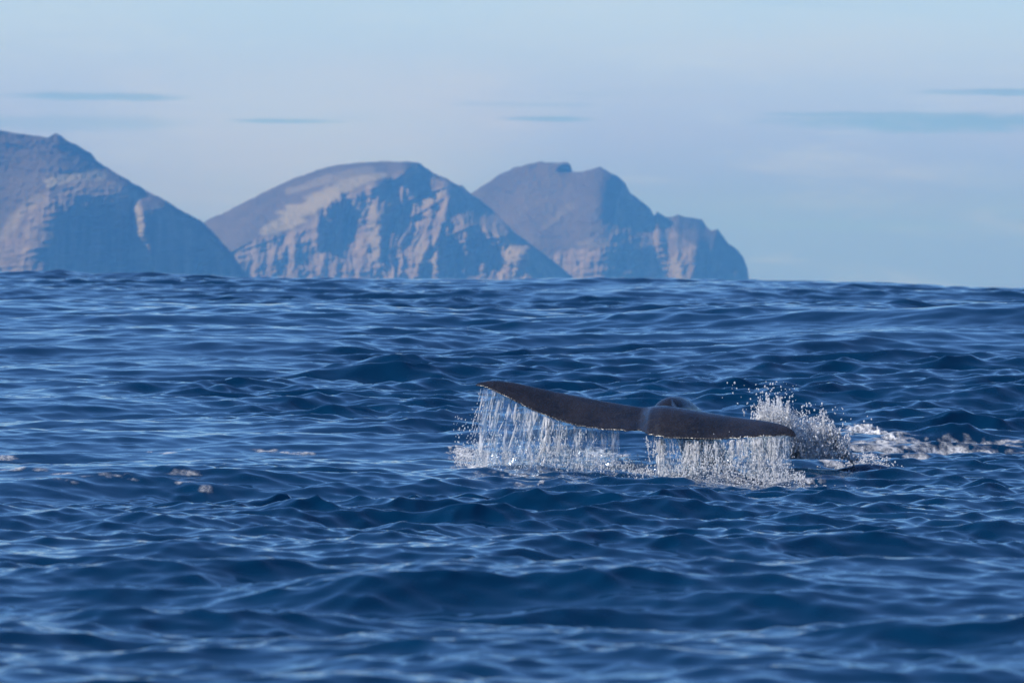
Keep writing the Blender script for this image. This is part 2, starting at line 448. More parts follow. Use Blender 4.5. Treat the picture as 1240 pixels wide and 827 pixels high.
def headland(label, base_d, sil, ctrl, rim, sand, gully, step=1.0, nv=150, extra=None, back=420.0, seed=0):
    """a headland whose skyline is sil; ctrl places its slopes in depth (metres beyond base_d);
    rim is the line below which cliffs begin"""
    sil = np.array(sil, float)
    xs = np.arange(sil[0, 0], sil[-1, 0] + 0.01, step)
    top = np.interp(xs, sil[:, 0], sil[:, 1])
    top = top + 0.9 * fbm(xs * 0.13, xs * 0 + seed, 3, seed) * 0.7
    bot = 352.0
    v = np.linspace(0, 1, nv)[:, None]
    X = np.broadcast_to(xs[None, :], (nv, len(xs))).copy()
    top = np.minimum(top, bot - 0.5)
    Y = top[None, :] * (1 - v) + bot * v
    D = rbf(ctrl, X, Y)
    rim = np.array(rim, float)
    ry = np.interp(X, rim[:, 0], rim[:, 1])
    cliff = sstep(-3, 5, Y - ry + 2.5 * fbm(X * 0.08, Y * 0.08, 3, seed + 5))
    # gullies and buttresses run down the cliffs, leaning a little
    u = X + 0.12 * (Y - 270) + 5 * fbm(X * 0.03, Y * 0.03, 2, seed + 9)
    g1 = 1 - np.abs(fbm(u * 0.055, Y * 0.012, 2, seed + 11)) * 1.6
    g2 = 1 - np.abs(fbm(u * 0.14, Y * 0.022, 2, seed + 12)) * 1.6
    g3 = fbm(u * 0.36, Y * 0.07, 3, seed + 13)
    D = D - cliff * gully * (5.5 * g1 + 3.0 * g2 + 2.6 * g3 + 5.0 * fbm(X * 0.045 + Y * 0.02, Y * 0.05, 3, seed + 15))
    # soft folds and bedding on the upper slopes
    D = D - (1 - cliff) * (3.0 * fbm(X * 0.03 + Y * 0.02, Y * 0.09 - X * 0.02, 3, seed + 20) + 1.2 * fbm(X * 0.2, Y * 0.2, 3, seed + 21))
    D = D - cliff * 2.0 * fbm(X * 0.05, Y * 0.25 + X * 0.04, 3, seed + 22)
    if extra is not None: D = D + extra(X, Y)
    P = at(X, Y, base_d + D)
    # far side of the hill, falling away to the sea behind
    nb = 24
    tb = (np.arange(1, nb + 1) / nb)[:, None]
    t0 = P[0]
    back_p = np.zeros((nb, len(xs), 3))
    back_p[..., 1] = t0[None, :, 1] + back * tb
    back_p[..., 0] = t0[None, :, 0]
    hz = t0[None, :, 2]
    back_p[..., 2] = hz * (1 - tb ** 1.6) - 8 * tb - (0.5 + 6 * fbm(X[:nb] * 0.03, tb * 6 + X[:nb] * 0, 3, seed + 30) ** 2) * np.sqrt(tb)
    V = np.concatenate([back_p[::-1], P], 0)
    o = mesh_obj('headland', V.reshape(-1, 3), grid_faces(V.shape[0], V.shape[1])[:, ::-1], M_ROCK)
    s = np.zeros_like(X)
    for pts, w in sand:
        pts = np.array(pts, float)
        d = np.full(X.shape, 1e9)
        for (ax, ay, aw), (bx, by, bw) in zip(pts[:-1], pts[1:]):
            t = np.clip(((X - ax) * (bx - ax) + (Y - ay) * (by - ay)) / ((bx - ax) ** 2 + (by - ay) ** 2), 0, 1)
            d = np.minimum(d, np.hypot(X - ax - t * (bx - ax), Y - ay - t * (by - ay)) / (aw + t * (bw - aw)))
        d = d + 0.35 * fbm(X * 0.07 + Y * 0.03, Y * 0.16, 3, seed + 33)
        s = np.maximum(s, w * (1 - sstep(0.55, 1.1, d)))
    for nm, arr, fill in (('cliff', cliff, 0.0), ('sand', s, 0.0)):
        full = np.concatenate([np.full((nb, len(xs)), fill), arr], 0)
        at_ = o.data.attributes.new(nm, 'FLOAT', 'POINT')
        at_.data.foreach_set('value', full.astype(np.float32).ravel())
    tag(o, label, 'headland', kind='structure')
    return o

# skyline control in photograph pixels; depth in metres
silA = [(-520, 351), (-470, 325), (-420, 296), (-350, 262), (-280, 226), (-210, 190), (-160, 170), (-110, 158), (-60, 152), (0, 158), (20, 161), (35, 164), (52, 165.5), (58, 166.5), (63, 163.5), (67, 162), (72, 163.5), (82, 171),
        (95, 177), (105, 183), (112, 187.5), (117, 194), (125, 200), (145, 212), (170, 227), (200, 243), (225, 258), (243, 267), (255, 278),
        (275, 300), (288, 318), (293, 332), (297, 352)]
ctrlA = []
for x, y in silA[::2]:                       # ridge line recedes to the right
    ctrlA.append((x, y, 150 + 0.42 * (x - 60) if x > 60 else 150 + 0.1 * (60 - x)))
rimA = [(-520, 352), (-300, 325), (-160, 330), (-60, 320), (0, 285), (10, 272), (25, 255), (40, 247), (55, 234), (75, 228), (85, 222), (105, 217), (130, 219), (160, 229), (200, 249), (243, 271), (297, 340)]
for x, y in rimA[3:-2]:
    ctrlA.append((x, y + 1, 150 + 0.60 * (x - 60) - 66 if x > 60 else 88 + 1.0 * (60 - x) * 0.2))
for x in (60, 90, 130, 158, 185, 220, 255, 285):
    ctrlA.append((x, 350, 48 + 0.80 * (x - 60)))
for x, y in ((40, 300), (90, 290), (130, 285)):
    ctrlA.append((x, y, 68 + 0.77 * (x - 60)))
ctrlA += [(10, 350, 60), (-40, 350, 40), (-100, 300, 60), (-160, 350, 40), (-260, 350, 60), (-400, 350, 110), (-280, 300, 95), (-20, 260, 130), (20, 205, 130), (-20, 300, 92)]

def extraA(X, Y):
    # a fin of rock stands out of the dark face and turns one side to the sun
    c = 166 + 0.10 * (Y - 230) + 2.5 * fbm(Y * 0.06, Y * 0, 2, 3)
    wl = 8 + 0.13 * (Y - 230)
    up = sstep(228, 260, Y)
    fin = np.where(X < c + wl * .5, sstep(c - wl, c + wl * .5, X), 1 - sstep(c + wl * .5, c + wl * 0.5 + 45, X))
    return -42 * up * fin

headland('tall headland with a broad shaded cliff and one pale rock rib', 5900.0, silA, ctrlA, rimA,
         [([(60, 222, 6), (85, 214, 7), (125, 212, 6)], 0.9), ([(2, 285, 8), (20, 262, 8), (45, 240, 7)], 0.35),
          ([(165, 235, 2), (166, 262, 6), (170, 300, 11), (176, 335, 13)], 0.75)],
         0.22, extra=extraA, seed=100)

silB = [(200, 330), (215, 310), (230, 285), (248, 268), (275, 256), (300, 243), (330, 228), (360, 215), (385, 206), (410, 200), (435, 197), (455, 196), (475, 195.5),
        (500, 196), (508, 198), (520, 206), (530, 213), (542, 217), (555, 224), (560, 224.5), (568, 233), (580, 241), (600, 258), (622, 280),
        (640, 293), (665, 312), (690, 332), (702, 352)]
rimB = [(200, 335), (250, 320), (275, 306), (300, 296), (320, 287), (345, 284), (365, 276), (385, 259), (400, 241), (412, 234), (430, 229), (460, 221), (490, 209), (506, 199), (530, 214), (560, 226), (702, 352)]
ctrlB = []
for x, y in silB[::2]:
    ctrlB.append((x, y, 215 - 0.05 * (x - 200) if x < 508 else 200 + 0.35 * (x - 508) if x < 620 else 239 + 1.0 * (x - 620)))
for x, y in rimB[1:13]:
    ctrlB.append((x, y, 75 - 0.06 * (x - 250)))
ctrlB += [(210, 350, 70), (240, 350, 60), (300, 348, 35), (350, 348, 8), (400, 348, -12), (440, 348, -18), (480, 348, -20), (520, 348, -34), (560, 348, -18), (600, 348, -28), (640, 348, -42), (662, 340, -25),
          (300, 315, 58), (345, 308, 45), (400, 302, 45), (440, 318, 15),
          # dark recess and the sunlit buttress beside it
          (392, 262, 55), (398, 285, 56), (421, 262, 80), (421, 290, 72), (432, 262, 60), (448, 262, 42), (466, 258, 30), (466, 290, 16), (446, 295, 28),
          (474, 270, 32), (490, 272, 40), (500, 275, 34), (512, 292, 18), (528, 290, 2), (530, 320, -14), (545, 300, 12), (556, 305, 20), (566, 300, 10),
          # folded upper beds
          (470, 225, 92), (500, 220, 112), (520, 235, 78), (540, 228, 98), (505, 248, 62), (535, 250, 50), (555, 250, 62), (575, 265, 52), (590, 290, 26),
          # pink face near the end, and the dark flank behind it
          (600, 275, 52), (612, 300, 18), (632, 300, 4), (650, 318, -10), (605, 325, 4), (640, 325, -18),
          (660, 316, 80), (672, 330, 90), (640, 297, 72), (620, 281, 82), (685, 342, 140)]

def extraB(X, Y):
    e = np.zeros_like(X)
    # separate rock ribs: (top px, base px, width, strength)
    for (x0, y0), (x1, y1), w, s in (((383, 256), (384, 300), 9, 14), ((360, 284), (356, 315), 8, 9), ((332, 288), (330, 330), 9, 8), ((412, 238), (420, 262), 6, 8),
                                     ((343, 300), (338, 330), 7, 9), ((455, 250), (462, 318), 9, 8), ((438, 255), (440, 312), 8, 6), ((566, 276), (562, 335), 8, 9), ((520, 285), (505, 335), 8, 10),
                                     ((530, 290), (528, 335), 8, 10), ((545, 240), (530, 290), 8, 9), ((590, 265), (585, 335), 10, 9), ((545, 285), (575, 272), 6, 7)):
        t = (Y - y0) / (y1 - y0)
        c = x0 + (x1 - x0) * t + 1.5 * fbm(Y * 0.08, Y * 0 + x0, 2, 4)
        m = sstep(-0.15, 0.1, t) * (1 - sstep(0.9, 1.2, t))
        e -= s * m * np.where(X < c, sstep(c - w, c, X), 1 - sstep(c, c + w * 0.8, X))
    # tilted beds high on the dome: each ledge is a small step
    for (x0, y0), (x1, y1), h in (((462, 224), (508, 204), 14), ((472, 252), (540, 226), 14), ((300, 300), (345, 284), 6), ((500, 262), (538, 240), 10), ((275, 308), (305, 292), 8), ((486, 262), (520, 262), 7)):
        t = (X - x0) / (x1 - x0)
        c = y0 + (y1 - y0) * t
        m = sstep(-0.15, 0.1, t) * (1 - sstep(0.9, 1.15, t))
        e += h * m * sstep(c, c + 2.5, Y) * (1 - sstep(c + 6, c + 26, Y))
    # talus cone of loose blocks at the foot
    tal = sstep(300, 345, Y + 0.0016 * (X - 400) ** 2)
    e -= tal * (6 + 3 * fbm(X * 0.25, Y * 0.25, 3, 8))
    return e

headland('domed headland with sunlit buttressed cliffs and a sandy slope', 7000.0, silB, ctrlB, rimB,
         [([(318, 282, 5), (345, 268, 13), (390, 240, 12), (430, 220, 8), (465, 212, 5)], 0.85), ([(350, 232, 5), (400, 216, 6), (450, 206, 6)], 0.40),
          ([(470, 226, 3), (505, 207, 3)], 0.6), ([(485, 252, 5), (515, 244, 6), (538, 232, 3)], 0.5), ([(430, 245, 6), (455, 260, 14), (455, 310, 12)], 0.45), ([(605, 285, 6), (630, 315, 18), (640, 335, 16)], 0.5),
          ([(505, 288, 8), (520, 320, 14)], 0.4)],
         1.0, extra=extraB, seed=200)

silC = [(540, 265), (560, 245), (574, 232), (590, 222), (605, 212), (620, 204), (640, 199), (655, 196), (672, 197), (687, 196.5), (691, 200), (693, 207), (700, 209), (712, 206),
        (722, 203), (727, 202), (732, 206), (740, 210), (750, 215), (757, 222), (763, 234), (775, 243), (787, 252), (792.5, 262), (796, 256.5), (806, 263),
        (815, 262), (821, 259.5), (830, 263), (850, 266), (856, 275), (862, 280), (869, 277), (875, 285), (882, 295), (893, 302), (900, 312), (905, 325), (907, 340), (909, 352)]
rimC = [(540, 330), (640, 318), (680, 306), (700, 300), (735, 297), (742, 280), (748, 240), (755, 222), (770, 240), (795, 262), (909, 345)]
ctrlC = []
for x, y in silC[::2]:
    ctrlC.append((x, y, 260 - 0.45 * (x - 600) if x < 736 else 199 + 0.75 * (x - 736)))
ctrlC += [(600, 280, 190), (650, 240, 185), (650, 290, 120), (690, 250, 150), (690, 290, 100), (733, 230, 150), (733, 255, 118), (733, 285, 78), (600, 348, 130), (650, 348, 85), (690, 345, 58), (733, 345, 38),
          (742, 235, 165), (742, 260, 135), (744, 285, 90), (760, 280, 118), (770, 310, 95), (780, 345, 70), (790, 290, 132),
          (800, 320, 112), (806, 345, 92), (832, 320, 86), (832, 345, 74), (845, 300, 125), (860, 340, 110), (885, 330, 150), (895, 345, 165), (900, 335, 180)]

def extraC(X, Y):
    e = np.zeros_like(X)
    for (x0, y0), (x1, y1), w, s in (((796, 258), (800, 300), 9, 12), ((821, 262), (818, 300), 9, 8), ((868, 282), (858, 345), 9, 12), ((845, 275), (840, 345), 10, 9), ((818, 305), (826, 345), 9, 8)):
        t = (Y - y0) / (y1 - y0)
        c = x0 + (x1 - x0) * t
        m = sstep(-0.15, 0.1, t) * (1 - sstep(0.9, 1.2, t))
        e -= s * m * np.where(X < c, sstep(c - w, c, X), 1 - sstep(c, c + w, X))
    # a small scar below the first summit
    e += 16 * np.exp(-((X - 686) / 8.0) ** 2 - ((Y - 206) / 5.0) ** 2)
    return e

headland('farthest rugged headland whose notched ridge falls steeply into the sea', 7300.0, silC, ctrlC, rimC,
         [([(805, 325, 4), (818, 318, 8), (826, 338, 9)], 0.6), ([(660, 275, 4), (690, 250, 5)], 0.25), ([(700, 295, 5), (740, 292, 4)], 0.3)],
         0.45, extra=extraC, seed=300)


# ------------------------------------------------------------------ haze
def make_haze():
    x, y0, y1, z0, z1 = 16500.0, -16500.0, 16500.0, -8.0 - 6.0, 236.0
    v = [(sx * x, yy, zz) for zz in (z0, z1) for yy in (y0, y1) for sx in (-1, 1)]
    f = [(0, 2, 3, 1), (4, 5, 7, 6), (0, 1, 5, 4), (2, 6, 7, 3), (0, 4, 6, 2), (1, 3, 7, 5)]
    m, n = new_mat('haze_air')
    pv = n.n('ShaderNodeVolumePrincipled')
    pv.inputs['Color'].default_value = (0.105, 0.40, 1.0, 1)
    pv.inputs['Density'].default_value = 1.55e-4
    pv.inputs['Absorption Color'].default_value = (1, 1, 1, 1)
    pv.inputs['Anisotropy'].default_value = 0.0
    o = n.n('ShaderNodeOutputMaterial'); n.t.links.new(pv.outputs[0], o.inputs['Volume'])
    ob = mesh_obj('haze', v, f, m, smooth=False)
    tag(ob, 'pale blue sea haze between the water and the headlands', 'haze', kind='stuff')
make_haze()


# ------------------------------------------------------------------ whale tail
def wd(px):                                     # the flukes stand a little askew: left tip farther away
    return 73.2 + (785.0 - np.asarray(px, float)) * 0.0072

LEAD = np.array([(574, 466.5, .03), (580, 462.5, .12), (592, 461, .22), (605, 461, .32), (622, 463, .44), (640, 467, .55), (670, 474, .68), (700, 480, .78), (735, 487, .86), (760, 491.5, .92), (777, 494, .94),
                 (790, 495, .95), (805, 494, .95), (822, 496, .95), (845, 500, .92), (870, 503.5, .82), (895, 506.5, .70), (920, 509.5, .55), (940, 512.5, .40), (953, 516, .26), (961, 520.5, .14), (965, 526, .04)])
TRAIL = np.array([(574, 467.5), (580, 468.5), (592, 472), (605, 478), (622, 486.5), (640, 496), (670, 508.5), (700, 517.5), (735, 521.5), (760, 522.5), (774, 521.5),
                  (783, 527), (798, 530.5), (820, 532.5), (845, 533.5), (870, 533), (895, 531.5), (920, 529.5), (940, 528.5), (953, 528.5), (961, 530), (965, 529.5)])
BULGE = np.interp(np.arange(22), [7, 9, 10, 11, 12, 14, 16], [0, -.03, -.05, .06, .09, .06, 0])
NOTCH = np.interp(np.arange(22), [7, 9, 10, 11, 12, 13, 15], [0, .08, .17, -.05, -.09, -.06, 0])          # the trailing edge steps in at the middle
TRAIL_L, TRAIL_R = TRAIL[:11], TRAIL[10:]

def fluke_loft(lead, trail, thick):
    n = 150
    s = np.linspace(0, 1, n); si = np.linspace(0, 1, len(lead))
    lx, ly, ch = (np.interp(s, si, lead[:, k]) for k in range(3))
    tx, ty = (np.interp(s, si, trail[:, k]) for k in range(2))
    th = np.interp(s, np.linspace(0, 1, len(thick)), thick)
    for a in (lx, ly, ch, tx, ty):
        b = a.copy(); b[1:-1] = (a[:-2] + 2 * a[1:-1] + a[2:]) / 4; a[:] = b
    T = at(tx, ty, wd(tx) - 0.35 * ch + np.interp(s, si, NOTCH)); L = at(lx, ly, wd(lx) + 0.65 * ch)
    m = 24
    ring = np.zeros((n, m, 3))
    for k in range(m):
        a = 2 * math.pi * k / m
        u = 0.5 * (1 - math.cos(a))                          # 0 trailing, 1 leading
        prof = math.sin(a) * (0.28 + 0.72 * u) * 0.9
        c = L - T
        nrm = np.stack([np.zeros(n), -c[:, 2], c[:, 1]], -1)
        nrm /= np.linalg.norm(nrm, axis=1, keepdims=True) + 1e-9
        ring[:, k] = T + c * u + nrm * (0.75 * th * prof + np.interp(s, si, BULGE) * math.sin(math.pi * u))[:, None]
        ring[:, k, 2] += 0.012 * ch * math.sin(math.pi * u)       # slight camber
    V = ring.reshape(-1, 3).tolist()
    F = []
    for i in range(n - 1):
        for k in range(m):
            F.append((i * m + k, i * m + (k + 1) % m, (i + 1) * m + (k + 1) % m, (i + 1) * m + k))
    for i, flip in ((0, True), (n - 1, False)):
        c = len(V); V.append(ring[i].mean(0).tolist())
        for k in range(m):
            a, b = i * m + k, i * m + (k + 1) % m
            F.append((b, a, c) if flip else (a, b, c))
    return V, F

def stock_loft():
    P = np.array([(796, 521, 73.30, .05, .04), (799, 514, 73.52, .13, .08), (804, 504, 73.76, .19, .13), (811, 496.5, 74.02, .21, .16), (822, 498, 74.40, .23, .175), (835, 512, 74.9, .24, .21),
                  (849, 540, 75.6, .27, .27), (866, 585, 76.6, .36, .36), (890, 640, 78.0, .5, .5), (920, 700, 79.8, .65, .65), (960, 740, 82.0, .8, .8)])
    n = 70; s = np.linspace(0, 1, n); si = np.linspace(0, 1, len(P))
    q = np.stack([np.interp(s, si, P[:, k]) for k in range(5)], -1)
    for _ in range(8):
        q[1:-1] = (q[:-2] + 2 * q[1:-1] + q[2:]) / 4
    C = at(q[:, 0], q[:, 1], q[:, 2])
    m = 24; V = []; F = []
    T = np.gradient(C, axis=0); T /= np.linalg.norm(T, axis=1, keepdims=True)
    for i in range(n):
        side = np.cross(T[i], (0, 0, 1)); side /= np.linalg.norm(side); up = np.cross(side, T[i])
        for k in range(m):
            a = 2 * math.pi * k / m
            keel = 1.0 + 0.10 * max(0, math.sin(a)) ** 6       # ridged upper keel
            V.append((C[i] + side * math.cos(a) * q[i, 3] + up * math.sin(a) * q[i, 4] * keel).tolist())
    for i in range(n - 1):
        for k in range(m):
            F.append((i * m + k, i * m + (k + 1) % m, (i + 1) * m + (k + 1) % m, (i + 1) * m + k))
    for i, flip in ((0, True), (n - 1, False)):
        c = len(V); V.append(C[i].tolist())
        for k in range(m):
            a, b = i * m + k, i * m + (k + 1) % m
            F.append((b, a, c) if flip else (a, b, c))
    return V, F

def make_whale():
    V, F = [], []
    for v, f in (fluke_loft(LEAD, TRAIL, [.012, .03, .05, .065, .08, .10, .12, .12, .12, .12, .11, .09, .07, .05, .03]), stock_loft()):
        o = len(V); V += v; F += [tuple(i + o for i in q) for q in f]
    me = bpy.data.meshes.new('tail_blank'); me.from_pydata(V, [], F); me.update()
    import bmesh
    bm = bmesh.new(); bm.from_mesh(me); bmesh.ops.recalc_face_normals(bm, faces=bm.faces); bm.to_mesh(me); bm.free()
    ob = bpy.data.objects.new('tail_blank', me); col.objects.link(ob)
    r = ob.modifiers.new('r', 'REMESH'); r.mode = 'VOXEL'; r.voxel_size = 0.017
    s = ob.modifiers.new('s', 'SMOOTH'); s.factor = 0.5; s.iterations = 13
    dg = bpy.context.evaluated_depsgraph_get()
    m2 = bpy.data.meshes.new_from_object(ob.evaluated_get(dg))
    bpy.data.objects.remove(ob)
    m2.name = 'whale'
    m2.polygons.foreach_set('use_smooth', np.ones(len(m2.polygons), bool))
    m2.materials.clear(); m2.materials.append(M_WHALE)
    w = bpy.data.objects.new('whale', m2); col.objects.link(w)
    tag(w, 'dark grey whale lifting its broad tail flukes out of the sea', 'whale')
    return w
whale = make_whale()


# ------------------------------------------------------------------ falling water, splash, foam
def ico():
    import bmesh
    bm = bmesh.new(); bmesh.ops.create_icosphere(bm, subdivisions=1, radius=1.0)
    v = np.array([x.co[:] for x in bm.verts]); f = np.array([[l.index for l in x.verts] for x in bm.faces]); bm.free()
    return v, f
def octa():
    v = np.array([(1, 0, 0), (-1, 0, 0), (0, 1, 0), (0, -1, 0), (0, 0, 1), (0, 0, -1)], float)
    f = np.array([(0, 2, 4), (2, 1, 4), (1, 3, 4), (3, 0, 4), (2, 0, 5), (1, 2, 5), (3, 1, 5), (0, 3, 5)])
    return v, f
ICO, OCT = ico(), octa()

class Drops:
    def __init__(s): s.c = []; s.r = []; s.e = []; s.t = []; s.tv = []; s.tf = []; s.tn = 0
    def tube(s, path, rad, k=5):
        m = len(path); a = np.arange(k) * 2 * math.pi / k
        ring = np.stack([np.cos(a), np.sin(a), 0 * a], -1)
        V = path[:, None] + ring[None] * rad[:, None, None]
        i = np.arange(m - 1)[:, None] * k + np.arange(k)[None]; j = np.arange(m - 1)[:, None] * k + (np.arange(k)[None] + 1) % k
        F = np.concatenate([np.stack([i, i + k, j], -1).reshape(-1, 3), np.stack([j, i + k, j + k], -1).reshape(-1, 3)])
        s.tv.append(V.reshape(-1, 3)); s.tf.append(F + s.tn); s.tn += m * k
    def add(s, c, r, e=1.0, tilt=0.0):
        """centre, radius, vertical stretch, sideways lean per metre of height"""
        s.c.append(c); s.r.append(r); s.e.append(e); s.t.append(tilt)
    def arrays(s):
        c = np.array(s.c); r = np.array(s.r)[:, None, None]; e = np.array(s.e); t = np.array(s.t)
        v, f = ICO
        n = len(c)
        loc = v[None] * (1 + 0.22 * rng.uniform(-1, 1, (n, len(v), 1))) * r
        loc[..., 2] *= e[:, None]
        loc[..., 0] += loc[..., 2] * t[:, None]
        V = (loc + c[:, None]).reshape(-1, 3)
        F = (f[None] + (np.arange(n) * len(v))[:, None, None]).reshape(-1, 3)
        if s.tv:
            F = np.concatenate([F] + [f_ + len(V) for f_ in s.tf]); V = np.concatenate([V] + s.tv)
        return V, F
    def build(s, name, label, cat, mat=None):
        V, F = s.arrays()
        o = mesh_obj(name, V, F, mat or M_DROP)
        return tag(o, label, cat, kind='stuff')

RI, AI = np.arange(len(rr)), np.arange(len(aa))
def surf_z(p):
    fi = np.interp(math.hypot(p[0], p[1]), rr, RI); fj = np.interp(math.atan2(p[0], p[1]), aa, AI)
    return float(SZ[int(fi + .5), int(fj + .5)])

def curtain(drops, trail, weight, lean, xs, dens):
    """streams let go along the trailing edge and fall to the sea, breaking into drops"""
    for px in xs:
        py = np.interp(px, trail[:, 0], trail[:, 1])
        w = weight(px) * (0.14 + 0.86 * sstep(-0.15, 0.30, fbm(px * 0.11, 0.5, 2, 61)))
        if rng.random() > w: continue
        d = wd(px) - 0.30 * np.interp(px, [575, 640, 780, 900, 965], [.1, .5, .95, .7, .1]) + rng.normal(0, 0.04)
        p0 = at(px, py + 0.4, d)
        zb = surf_z(p0)
        hgt = p0[2] - zb
        ln = lean(px) + rng.normal(0, 0.05)
        strong = rng.random() < 0.34 * w * w
        r0 = (rng.uniform(.008, .017) if strong else rng.uniform(.003, .007))
        t = rng.uniform(0, 0.12) if not strong else 0.0
        end = rng.uniform(0.75, 1.05) if strong else rng.uniform(0.25, 1.0)
        wx, wy, wp = rng.normal(0, .02), rng.normal(0, .03), rng.uniform(0, 6)
        while t < end:                                   # runs of stream, then gaps
            run = (rng.uniform(.10, .45) if strong else rng.uniform(.04, .22)) * (1.1 - 0.6 * t)
            m = max(4, int(run * 26))
            tt = np.linspace(t, t + run, m)
            rad = r0 * (1 + 0.55 * fbm(tt * 9 + wp, tt * 0 + px, 3, 31)) * np.sin(np.linspace(0.12, math.pi - 0.12, m)) ** 0.6 * (1 - 0.3 * tt)
            fl = tt * hgt
            path = np.stack([p0[0] + ln * fl + wx * np.sin(tt * 7 + wp) * tt * 2, p0[1] + wy * np.sin(tt * 6 + wp) * tt * 2, p0[2] - fl], -1)
            drops.tube(path, np.clip(rad, .0015, .03))
            if t > 0.15 or not strong:
                for _ in range(rng.integers(1, 5)):
                    q = path[rng.integers(0, m)]
                    drops.add((q[0] + rng.normal(0, .02 + .03 * t), q[1] + rng.normal(0, .04), q[2] + rng.normal(0, .02)), rng.uniform(.002, .008), rng.uniform(.8, 2.6), -ln)
            t += run + rng.uniform(.01, .10 + .12 * t)

def sheet(trail, x0, x1, lean, mat, name, label, nx=160, nz=40, off=0.0, bottom=1.0):
    xs = np.linspace(x0, x1, nx)
    py = np.interp(xs, trail[:, 0], trail[:, 1])
    d = wd(xs) - 0.30 * np.interp(xs, [575, 640, 780, 900, 965], [.1, .5, .95, .7, .1]) + 0.03 + off
    p = at(xs, py - 1.0, d + 0.05)
    zb = sea_z(p[:, 0], p[:, 1]) - 0.03
    t = np.linspace(0, 1, nz)[:, None]
    V = np.zeros((nz, nx, 3))
    fall = t * (p[:, 2] - zb)[None] * bottom
    V[..., 2] = p[None, :, 2] - fall
    ln = np.array([lean(x) for x in xs])[None]
    V[..., 0] = p[None, :, 0] + ln * fall + 0.03 * t * fbm(xs * 0.2 + 0 * t, t * 3 + 0 * xs, 2, 5)
    V[..., 1] = p[None, :, 1] + 0.05 * t * fbm(xs[None] * 0.12 + 0 * t, t * 2.0 + 0 * xs, 3, 6) + 0.015 * fbm(xs[None] * 0.5 + 0 * t, t * 4 + 0 * xs, 2, 7)
    o = mesh_obj(name, V.reshape(-1, 3), grid_faces(nz, nx), mat)
    return tag(o, label, 'falling water', kind='stuff')

# left fluke
lean_l = lambda x: np.interp(x, [575, 600, 640, 680, 780], [-0.10, -0.20, -0.16, -0.05, 0.0])
wt_l = lambda x: np.interp(x, [580, 592, 600, 612, 630, 638, 672, 690, 730, 770], [.25, .2, .42, .28, .34, 1.0, 1.0, .34, .12, .05])
D1 = Drops()
curtain(D1, TRAIL_L, wt_l, lean_l, np.sort(rng.uniform(580, 776, 330)), 1.0)
for _ in range(2900):                              # churned drops where the streams strike
    x = rng.uniform(550, 790)
    hgt = abs(rng.normal(0, 1)) * np.interp(x, [550, 600, 650, 700, 760, 790], [.10, .16, .22, .15, .07, .04])
    p = at(x, 560, wd(x) + rng.normal(0.0, 0.55)); p[2] = surf_z(p) + hgt
    D1.add(p, rng.uniform(.002, .009), rng.uniform(.7, 2.6))
for _ in range(170):                               # spray beside the tip
    x = rng.uniform(548, 604); t = rng.random()
    p = at(x, rng.uniform(485, 552) + (600 - x) * 0.35, wd(x) + rng.normal(0, .25))
    if p[2] > surf_z(p): D1.add(p, rng.uniform(.003, .010), rng.uniform(.8, 2.0))
D1.build('falling_water', 'sparkling streams of water pouring off the raised left fluke', 'falling water')

# right fluke
lean_r = lambda x: np.interp(x, [780, 860, 960], [0.02, 0.0, 0.0])
wt_r = lambda x: np.interp(x, [780, 792, 798, 900, 930, 948, 958], [.15, .2, 1.0, 1.0, .9, .85, .4])
D2 = Drops()
curtain(D2, TRAIL_R, wt_r, lean_r, np.sort(rng.uniform(782, 956, 560)), 1.3)
for _ in range(2500):
    x = rng.uniform(800, 975)
    hgt = abs(rng.normal(0, 1)) * np.interp(x, [800, 850, 940, 975], [.05, .16, .14, .04])
    p = at(x, 575, wd(x) - 0.3 + rng.normal(0.0, 0.35)); p[2] = surf_z(p) + hgt
    D2.add(p, rng.uniform(.002, .009), rng.uniform(.7, 2.6))
for _ in range(900):
    x = rng.normal(905, 45)
    p = at(x, 578, wd(x) - 0.35 - abs(rng.normal(0.0, 0.7))); p[2] = surf_z(p) + 0.006
    D2.add(p, rng.uniform(.004, .014), rng.uniform(.25, .6))
D2.build('falling_water', 'dense white water pouring off the lower right fluke', 'falling water')

M_SHEET = mat_sheet('falling_water_film', (11.0, 3.0, 1.5), 0.44, 0.66, 0.45)
sheet(TRAIL_L, 585, 750, lean_l, M_SHEET, 'water_film', 'thin bluish film of water hanging below the raised left fluke')
sheet(TRAIL_R, 790, 957, lean_r, M_SHEET, 'water_film', 'thin torn film of water hanging below the lower right fluke')

M_TORN = mat_sheet('torn_water_sheet', (5.0, 3.0, 1.1), 0.53, 0.62, 0.85)
sheet(TRAIL_L, 590, 715, lean_l, M_TORN, 'water_film', 'white torn strips of water below the middle of the raised left fluke', off=-0.06)
sheet(TRAIL_R, 800, 955, lean_r, M_TORN, 'water_film', 'white torn strips of water below the middle of the right fluke', off=-0.06)

# glassy water sliding off the tail stock
def stock_film():
    nu, nvv = 40, 16
    u = np.linspace(0, 1, nu)[None, :]; v = np.linspace(0, 1, nvv)[:, None]
    px = 813 + 46 * u + 0 * v
    top = np.interp(u, np.linspace(0, 1, 8), [481.5, 482.5, 484, 486.5, 489.5, 493, 497.5, 505])
    py = top + v * 26 * (0.35 + 0.65 * u)
    d = 74.0 + 0.9 * u + -0.35 * np.sin(v * 1.3)
    P = at(px, py, d)
    P[..., 1] += 0.012 * fbm(px * 0.25, py * 0.08, 3, 77)
    o = mesh_obj('water_film', P.reshape(-1, 3), grid_faces(nvv, nu), mat_sheet('stock_film', (14.0, 3.0, 3.0), 0.50, 0.74, 0.40, 0.26))
    tag(o, 'glassy sheet of water sliding off the tail stock between the flukes', 'falling water', kind='stuff')
stock_film()

